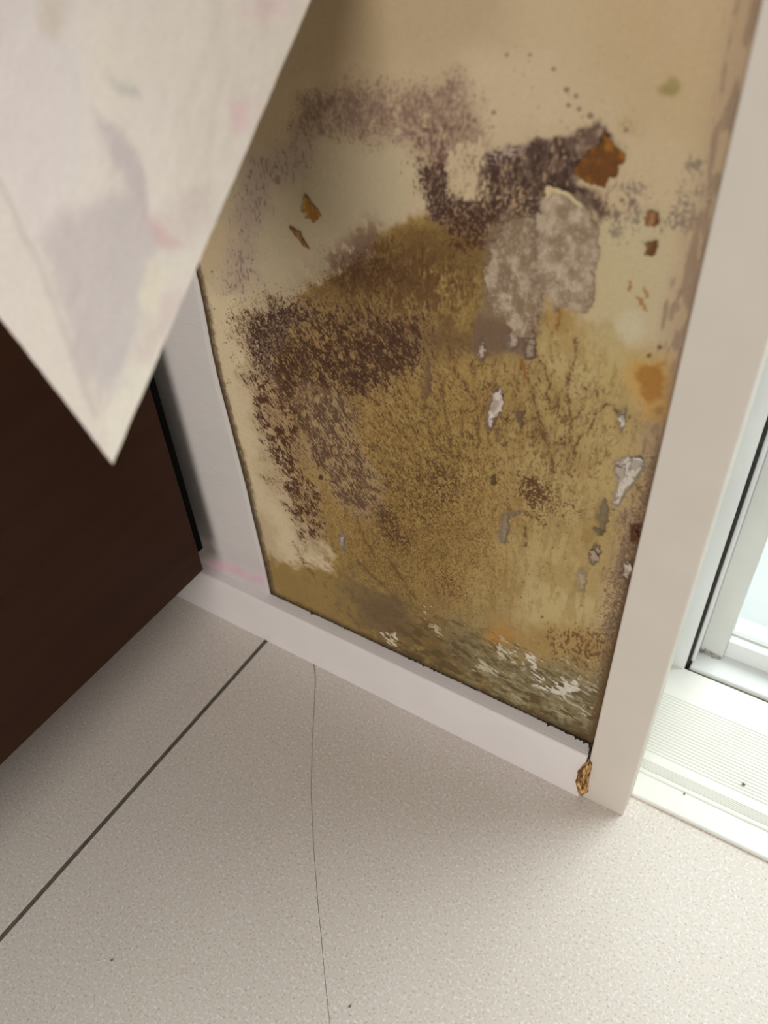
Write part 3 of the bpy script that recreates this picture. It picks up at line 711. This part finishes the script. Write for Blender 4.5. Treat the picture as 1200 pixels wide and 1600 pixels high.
# dirty gap fillers along the top of the baseboard
m_dirt = simple_mat('black mould dirt', (0.035, 0.025, 0.016), 0.9, 0.4, 600, 0.6, 900)
def crumb_mesh(name, rx, ry, rz, seed, n=2):
    bm = bmesh.new(); bmesh.ops.create_icosphere(bm, subdivisions=n, radius=1.0)
    r_ = random.Random(seed)
    for v in bm.verts:
        k = 0.72 + 0.5 * r_.random(); v.co = Vector((v.co.x * rx * k, v.co.y * ry * k, v.co.z * rz * k))
    me = bpy.data.meshes.new(name); bm.to_mesh(me); bm.free(); return me
def dirt_bead():
    rr = random.Random(3); vs_, fs = [], []
    x = X_CUT - 0.006
    ring = []
    while x < X_CAS0 - 0.002:
        nearR = max(0.0, (x + 0.12) / 0.05); h = 0.0006 + 0.0007 * rr.random() + 0.0016 * min(1, nearR) * rr.random()
        d = 0.0006 + 0.0008 * rr.random() + 0.0045 * min(1, nearR) ** 2 * rr.random()
        if rr.random() < 0.04: d += 0.002
        ring.append((x, d, h)); x += 0.0012 + 0.0012 * rr.random()
    for x, d, h in ring:
        vs_ += [(x, 0.001, BB_H + 0.0002), (x, -0.0002 - d, BB_H - 0.0002 - 0.0 * d), (x, -d * 0.5, BB_H + h * 0.6), (x, 0.001, BB_H + h)]
    for i in range(len(ring) - 1):
        a = i * 4; b = a + 4
        fs += [(a + k, a + (k + 1) % 4, b + (k + 1) % 4, b + k) for k in range(4)]
    me = bpy.data.meshes.new('mould_line'); me.from_pydata(vs_, [], fs); me.update(); return me
link('mould_line', dirt_bead(), m_dirt, bb)['label'] = 'dark dirt caught between plaster and baseboard'
# splintered wood swelling out at the right end
def rotten():
    px = [(918, 1192), (922, 1200), (919, 1215), (917, 1225), (916, 1240), (908, 1245), (903, 1238), (899, 1222), (903, 1208), (911, 1197)]
    pts = [on_y(x, y, -BB_D - 0.002) for x, y in px]
    c = np.mean(pts, axis=0); bm = bmesh.new(); rr = random.Random(4)
    rings = []
    for lev, (s, dy) in enumerate([(1.05, 0.004), (1.0, 0.0), (0.72, -0.003), (0.4, -0.0045)]):
        rg = []
        for i, p in enumerate(pts):
            q = c + (p - c) * s * (1 + rr.uniform(-.12, .12)); rg.append(bm.verts.new((q[0], -BB_D - 0.001 + dy + rr.uniform(-.0008, .0008), max(q[2], 0.0012))))
        rings.append(rg)
    n = len(pts)
    for a, b in zip(rings, rings[1:]):
        for i in range(n): bm.faces.new((a[i], a[(i + 1) % n], b[(i + 1) % n], b[i]))
    bm.faces.new(rings[-1]); bm.faces.new(rings[0][::-1])
    bmesh.ops.triangulate(bm, faces=bm.faces); bmesh.ops.subdivide_edges(bm, edges=bm.edges, cuts=2, use_grid_fill=True)
    for v in bm.verts:
        v.co += Vector((rr.uniform(-.0004, .0004), rr.uniform(-.0007, .0007), rr.uniform(-.0004, .0004)))
    bmesh.ops.recalc_face_normals(bm, faces=bm.faces)
    me = bpy.data.meshes.new('rotten_wood'); bm.to_mesh(me); bm.free(); return me
def wood_rot_mat():
    m, nt, b = new_mat('rotten wood')
    tc = N(nt, 'ShaderNodeTexCoord'); mp = N(nt, 'ShaderNodeMapping'); mp.inputs['Scale'].default_value = (500, 300, 130)
    nt.links.new(tc.outputs['Object'], mp.inputs[0]); nz = N(nt, 'ShaderNodeTexNoise'); nz.inputs['Scale'].default_value = 1; nz.inputs['Detail'].default_value = 3
    nt.links.new(mp.outputs[0], nz.inputs['Vector']); r = N(nt, 'ShaderNodeValToRGB'); e = r.color_ramp.elements
    e.new(0.5); e[0].position = .36; e[0].color = (*pc(66, 38, 14), 1); e[1].position = .5; e[1].color = (*pc(136, 96, 46), 1); e[2].position = .62; e[2].color = (*pc(192, 160, 108), 1)
    nt.links.new(nz.outputs['Fac'], r.inputs['Fac']); nt.links.new(r.outputs[0], b.inputs['Base Color']); b.inputs['Roughness'].default_value = .85
    return m
link('rotten_wood', rotten(), wood_rot_mat(), bb)['label'] = 'swollen brown rotten wood breaking out of the baseboard end'
box('joint', X_CAS0 - 0.0022, X_CAS0 + 0.0004, -BB_D + 0.003, 0.002, 0.0, BB_H + 0.004, m_dirt, bb)['label'] = 'dark joint against the casing'

# ------------------------------------------------------------------ casing
m_case = simple_mat('cream painted casing', pc(184, 175, 164), 0.5, 0.02, 25, 0.02, 150)
cas = box('trim_1', X_CAS0, X_CAS1, -0.0100, 0.012, 0.0, 2.08, m_case, None, 0.0011, 2)
tag(cas, 'upright cream casing board between mouldy wall and glass door', kind='structure')

# ------------------------------------------------------------------ glass door with sill
m_alu = simple_mat('white aluminium frame', (0.80, 0.82, 0.80), 0.4, 0.03, 20, 0.0)
m_sill = simple_mat('ivory sill', (0.88, 0.865, 0.80), 0.45, 0.03, 25, 0.03, 200)
m_stile = simple_mat('grey white sash', (0.66, 0.67, 0.63), 0.45, 0.06, 18, 0.0)
m_gasket = simple_mat('dark rubber gasket', (0.03, 0.028, 0.025), 0.8, 0.3, 200, 0.0)
m_stainline = simple_mat('rusty sill joint', (0.16, 0.12, 0.07), 0.9, 0.6, 90, 0.0)
door = bpy.data.objects.new('door_1', None); COL.objects.link(door); door.location = (0.78, 0.1, 0.0)
tag(door, 'white sliding glass door with ribbed sill right of the casing', kind='structure')
def dpart(o):
    o.matrix_parent_inverse = Matrix.Translation(-Vector(door.location)); return o
ZS = 0.004
SL = X_CAS1 - 0.016
# sill: front nosing flat, bead, fine grooved strip, flat, ribbed field, plain field
def sill_profile():
    p = [(0.0116, -0.02), (0.0116, ZS - 0.0008), (0.0124, ZS)]
    yb = on_z(1100, 1250, ZS)[1]                     # bead line
    p += [(yb - 0.0022, ZS)]
    for k in range(7):
        a = math.pi * (1 - k / 6); p.append((yb + 0.0018 * math.cos(a), ZS + 0.0016 * math.sin(a)))
    y = yb + 0.003
    for k in range(6):
        p += [(y, ZS), (y + 0.0007, ZS - 0.0009), (y + 0.0012, ZS)]; y += 0.0016
    p += [(y + 0.002, ZS + 0.0004)]
    return p, y + 0.002
pf, y_rib0 = sill_profile()
y_rib1 = on_z(1150, 1130, ZS)[1]
y = y_rib0 + 0.006; ribs = 0
while y < y_rib1:
    pf += [(y, ZS + 0.0004), (y + 0.0004, ZS - 0.0005), (y + 0.0012, ZS - 0.0005), (y + 0.0016, ZS + 0.0004)]; y += 0.0032; ribs += 1
Y_TR = 0.157
pf += [(Y_TR, ZS), (Y_TR, -0.02)]
sill = dpart(extrude_x('sill', pf, SL, X_END, m_sill, door)); sill['label'] = 'ivory threshold with bead and fine ribs'
dpart(box('joint', SL, X_END, Y_TR, 0.1602, -0.02, 0.0015, m_stainline, door))['label'] = 'dark rusty joint behind the sill'
dpart(box('bottom_rail', X_CAS1 + 0.003, X_END, 0.1602, 0.215, -0.02, 0.0075, m_alu, door, 0.0012))
dpart(box('jamb', SL - 0.02, SL, 0.012, 0.24, -0.02, 2.08, m_alu, door))
dpart(box('jamb_stop', SL, X_CAS1 - 0.0012, 0.156, 0.24, -0.02, 2.04, m_alu, door, 0.0006))
dpart(box('gasket', X_CAS1 - 0.0012, X_CAS1 + 0.0014, 0.163, 0.24, -0.02, 2.04, m_gasket, door))
dpart(box('sash_bead', X_CAS1 + 0.0014, X_CAS1 + 0.0050, 0.166, 0.20, 0.0074, 2.04, m_alu, door, 0.001))
sx1 = on_y(1131, 1022, 0.183)[0]
st = dpart(box('sash_stile', X_CAS1 + 0.0050, sx1, 0.183, 0.222, 0.0074, 2.04, m_stile, door, 0.001)); st['label'] = 'grey-white sash stile with dirty foot'
zr = on_y(1150, 1008, 0.186)[2]
dpart(box('sash_rail', sx1, X_END - 0.03, 0.187, 0.222, 0.0074, zr, m_alu, door, 0.001))
dpart(box('gasket', sx1, X_END - 0.03, 0.1965, 0.2005, zr - 0.0005, zr + 0.0022, m_stile, door))
def glass_mat():
    m, nt, b = new_mat('clear glass')
    tr = N(nt, 'ShaderNodeBsdfTransparent'); tr.inputs[0].default_value = (0.93, 0.97, 0.96, 1)
    gl = N(nt, 'ShaderNodeBsdfGlossy'); gl.inputs['Roughness'].default_value = 0.02
    mx = N(nt, "ShaderNodeMixShader"); mx.inputs[0].default_value = 0.05; nt.links.new(tr.outputs[0], mx.inputs[1]); nt.links.new(gl.outputs[0], mx.inputs[2])
    nt.links.new(mx.outputs[0], nt.nodes['Material Output'].inputs[0]); return m
dpart(box('pane', sx1 - 0.004, X_END - 0.03, 0.203, 0.208, zr - 0.004, 2.02, glass_mat(), door))
dpart(box('sash_stile', X_END - 0.05, X_END, 0.183, 0.222, 0.0074, 2.04, m_stile, door, 0.001))
dpart(box('jamb', X_END, X_END + 0.03, 0.012, 0.24, -0.02, 2.08, m_alu, door))
dpart(box('head', SL, X_END, 0.012, 0.24, 2.04, 2.08, m_alu, door))
# grime at the stile foot
def grime():
    vs_, fs = [], []
    rr = random.Random(9); n = 16
    xs_ = np.linspace(X_CAS1 + 0.0055, sx1 - 0.001, n)
    for i, x in enumerate(xs_):
        vs_ += [(x, 0.1827, 0.0076), (x, 0.1824, 0.0090 + 0.006 * rr.random() * (1 - i / n)), (x, 0.1808 - 0.002 * rr.random(), 0.0077)]
    for i in range(n - 1):
        a = i * 3; b = a + 3; fs += [(a + 1, b + 1, b + 2, a + 2), (a, a + 2, b + 2, b), (a, b, b + 1, a + 1)]
    me = bpy.data.meshes.new('grime'); me.from_pydata(vs_, [], fs); me.update(); return me
dpart(link('grime', grime(), simple_mat('grey grime', (0.34, 0.33, 0.28), 0.9, 0.4, 300), door))
# wall over the door and outside ground
hd = box('wall_header', X_CAS0 + 0.022, X_END + 0.4, 0.003, 0.11, 2.08, 2.3, m_body); tag(hd, 'wall above the glass door', kind='structure')
bal = box('balcony_floor', -0.6, 2.4, 0.2155, 2.6, -0.16, -0.018, simple_mat('pale balcony concrete', (0.72, 0.74, 0.73), 0.8, 0.06, 12), None)
tag(bal, 'pale balcony floor outside the glass door', kind='structure')

par = box('added_parapet', -0.6, 2.4, 2.5, 2.6, -0.018, 1.5, simple_mat('white balcony parapet', (0.8, 0.8, 0.79), 0.8, 0.04, 10), None)  # unseen parapet, added so the outside reads bright through the door
tag(par, 'unseen white parapet added to brighten the view outside the glass door', kind='structure')

# ------------------------------------------------------------------ cabinet
def wood_mat():
    m, nt, b = new_mat('dark brown wood veneer')
    tc = N(nt, 'ShaderNodeTexCoord'); mp = N(nt, 'ShaderNodeMapping'); mp.inputs['Scale'].default_value = (8, 2.0, 26)
    nt.links.new(tc.outputs['Object'], mp.inputs[0])
    nz = N(nt, 'ShaderNodeTexNoise'); nz.inputs['Scale'].default_value = 2.0; nz.inputs['Detail'].default_value = 6; nz.inputs['Distortion'].default_value = 0.6
    nt.links.new(mp.outputs[0], nz.inputs['Vector']); r = N(nt, 'ShaderNodeValToRGB'); e = r.color_ramp.elements
    e[0].position = .3; e[0].color = (0.036, 0.0125, 0.0055, 1); e[1].position = .75; e[1].color = (0.052, 0.0190, 0.0090, 1)
    nt.links.new(nz.outputs['Fac'], r.inputs['Fac']); nt.links.new(r.outputs[0], b.inputs['Base Color'])
    b.inputs['Roughness'].default_value = 0.5; b.inputs['Specular IOR Level'].default_value = 0.15
    return m
m_wood = wood_mat(); m_black = simple_mat('black back board', (0.004, 0.004, 0.004), 0.9, 0.2, 50, spec=0.05)
CXR, CYB, CZB = -0.4461, -0.0303, 0.1000
CXL, CYF, CZT = -0.95, -0.50, 0.555
cab = bpy.data.objects.new('cabinet', None); COL.objects.link(cab); cab.location = ((CXL + CXR) / 2, (CYB + CYF) / 2, 0)
tag(cab, 'dark brown wooden cabinet standing left of the mouldy wall', 'cabinet')
def cpart(o):
    o.matrix_parent_inverse = Matrix.Translation(-Vector(cab.location)); return o
cpart(box('side_panel', CXR - 0.018, CXR, CYF, CYB, CZB, CZT, m_wood, cab, 0.0006))
cpart(box('side_panel', CXL, CXL + 0.018, CYF, CYB, CZB, CZT, m_wood, cab, 0.0006))
cpart(box('back_panel', CXL + 0.018, CXR - 0.001, CYB, CYB + 0.0072, CZB + 0.022, CZT, m_black, cab))['label'] = 'black back board'
cpart(box('bottom_panel', CXL + 0.018, CXR - 0.018, CYF, CYB, CZB, CZB + 0.018, m_wood, cab))
cpart(box('top_panel', CXL - 0.005, CXR + 0.005, CYF - 0.02, CYB, CZT, CZT + 0.02, m_wood, cab, 0.001))
cpart(box('plinth', CXL + 0.06, CXR - 0.084, CYF + 0.06, CYB - 0.03, 0.0, CZB, m_wood, cab))
for a, b_ in ((CXL + 0.002, (CXL + CXR) / 2 - 0.001), ((CXL + CXR) / 2 + 0.001, CXR - 0.002)):
    cpart(box('door', a, b_, CYF - 0.018, CYF - 0.0005, CZB + 0.002, CZT - 0.002, m_wood, cab, 0.001))

# ------------------------------------------------------------------ peeled wallpaper flap
T = at_depth(176, 724, 0.30); E2 = at_depth(487, -4, 0.335); L1 = at_depth(-2, 497, 0.302)
Uax = (E2 - T); Uax = Uax * ((0.0 - 0.0015 - T[1]) / Uax[1])         # along the long right edge until it meets the wall
Vax = (L1 - T) * 4.3
nrm = np.cross(Uax, Vax); nrm /= np.linalg.norm(nrm)
if np.dot(nrm, CAM - T) < 0: nrm = -nrm
R_, C_ = 220, 220
S, Tq = np.meshgrid(np.linspace(0, 1, R_), np.linspace(0, 1, C_) ** 1.6, indexing='ij')
PF = T + S[..., None] * Uax + Tq[..., None] * Vax
# the far end folds back to the wall
bulge = 0.016 * np.sin(np.pi * np.clip(S, 0, 1)) * np.sin(np.pi * np.clip(Tq * 2.2, 0, 1)) ** 1.0
crease = (S - 1.05 * Tq)                                              # the folded strip along the left edge
fold = -0.28 * np.clip(-crease, 0, None) * np.linalg.norm(Uax) * np.exp(-Tq * 3)
wob = 0.0035 * (fbm(S * 5, Tq * 16, 91) - 0.5) * smooth(0, 0.1, S) * smooth(0, 0.03, Tq)
PF = PF + nrm * (bulge + fold + wob)[..., None]
# let every row end on the wall plane: pull the top edge onto it
k_top = smooth(0.82, 1.0, S)[..., None]
tgt = PF.copy(); tgt[..., 1] = -0.0022
PF = PF * (1 - k_top) + tgt * k_top
ej = 0.0010 * (fbm(S * 26, S * 0 + 1.7, 95) - 0.5) * np.exp(-Tq * 60) + 0.0008 * (fbm(Tq * 60, S * 0 + 7.7, 97) - 0.5) * np.exp(-S * 40)
PF = PF + ej[..., None] * (Vax / np.linalg.norm(Vax)) + ej[..., None] * (Uax / np.linalg.norm(Uax))
FU, FV = project(PF[..., 0], PF[..., 1], PF[..., 2])
a = S * 34; b_ = Tq * 44
q1 = fbm(a, b_, 101) - 0.5; q2 = fbm(a, b_, 103) - 0.5
fu = (FU + 44 * q1).astype(np.float32); fv = (FV + 44 * q2).astype(np.float32)
CF = np.zeros(PF.shape); CF[:] = pc(209, 199, 184)
CF = over_arr(CF, smooth(0.4, 0.65, fbm(S * 6, Tq * 9, 107)), pc(206, 196, 186), 0.6)
def fb(pol, soft): return smooth(-soft, soft, sdf(fu, fv, pol, 140))
CF = over_arr(CF, fb([(-80, -40), (120, -40), (150, 250), (110, 340), (60, 400), (0, 300), (-80, 260)], 40), pc(206, 196, 192), 0.7)
CF = over_arr(CF, fb([(60, 380), (110, 330), (150, 320), (200, 300), (245, 340), (265, 380), (230, 430), (215, 500), (205, 560), (165, 640), (120, 580), (85, 480)], 30), pc(184, 173, 170), 0.85)
CF = over_arr(CF, fb([(-60, 300), (0, 285), (60, 400), (110, 520), (165, 690), (160, 720), (-60, 480)], 10), pc(206, 196, 185), 0.8)  # folded strip painted lighter, its lit tone put into the colour
CF = over_arr(CF, smooth(9, 2, line_dist((FU + 8 * q1).astype(np.float32), (FV + 8 * q2).astype(np.float32), [(-30, 240), (0, 285), (30, 350), (60, 410), (95, 500), (130, 600), (150, 650)])), pc(184, 172, 166), 0.5)  # shading of the crease painted on as a soft grey line
CF = over_arr(CF, fb([(145, 175), (185, 205), (235, 290), (235, 345), (205, 320), (165, 240)], 16), pc(176, 162, 163), 0.7)
CF = over_arr(CF, fb([(230, 340), (260, 345), (275, 385), (250, 395)], 12), pc(196, 158, 156), 0.6)
CF = over_arr(CF, fb([(170, 115), (205, 130), (215, 155), (185, 150)], 12), pc(176, 172, 164), 0.8)
CF = over_arr(CF, fb([(350, 150), (400, 155), (400, 200), (375, 215)], 16), pc(212, 178, 178), 0.7)
CF = over_arr(CF, fb([(400, -20), (460, -20), (430, 30), (380, 30)], 18), pc(212, 182, 182), 0.6)
CF = over_arr(CF, fb([(60, -20), (110, 0), (90, 60), (60, 50)], 16), pc(192, 178, 160), 0.6)
CF = over_arr(CF, fb([(285, 300), (330, 300), (330, 360), (290, 390), (270, 340)], 20), pc(188, 172, 164), 0.5)
CF = over_arr(CF, fb([(245, 470), (290, 440), (270, 520), (230, 570), (215, 540)], 14), pc(190, 168, 164), 0.5)
CF = over_arr(CF, fb([(235, 415), (265, 420), (240, 480), (215, 490)], 8), pc(212, 200, 176), 0.6)
CF *= (0.96 + 0.08 * fbm(S * 90, Tq * 140, 111))[..., None]
m_flap = attr_mat('wallpaper backing', 0.8, 0.04, 600.0, 0.12, 0.2)
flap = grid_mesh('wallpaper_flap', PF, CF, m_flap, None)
md = flap.modifiers.new('thickness', 'SOLIDIFY'); md.thickness = 0.0007; md.offset = 0
tag(flap, 'peeled wallpaper corner hanging in front of the wall, mauve-stained backing showing', 'wallpaper')

# ------------------------------------------------------------------ loose crumbs
m_crumb = simple_mat('grey brown crumb', (0.16, 0.14, 0.11), 0.9, 0.4, 500)
def crumb(px, py, z, r, label, seed):
    p = on_z(px, py, z); me = crumb_mesh('crumb', r, r, r * 0.7, seed, 1)
    zmin = min(v.co.z for v in me.vertices)
    o = link('crumb', me, m_crumb); o.location = (p[0], p[1], z - zmin + 0.0001); tag(o, label, 'crumb'); return o
crumb(1161, 1226, ZS + 0.0004, 0.0016, 'small grey crumb lying on the ribs of the door sill', 1)
crumb(1069, 1241, ZS, 0.0009, 'tiny brown crumb on the smooth front edge of the door sill', 2)
crumb(175, 1501, 0.0, 0.0010, 'tiny dark crumb on the floor tile near the bottom left', 3)
crumb(547, 1573, 0.0, 0.0010, 'tiny dark crumb on the floor just right of the crack', 4)
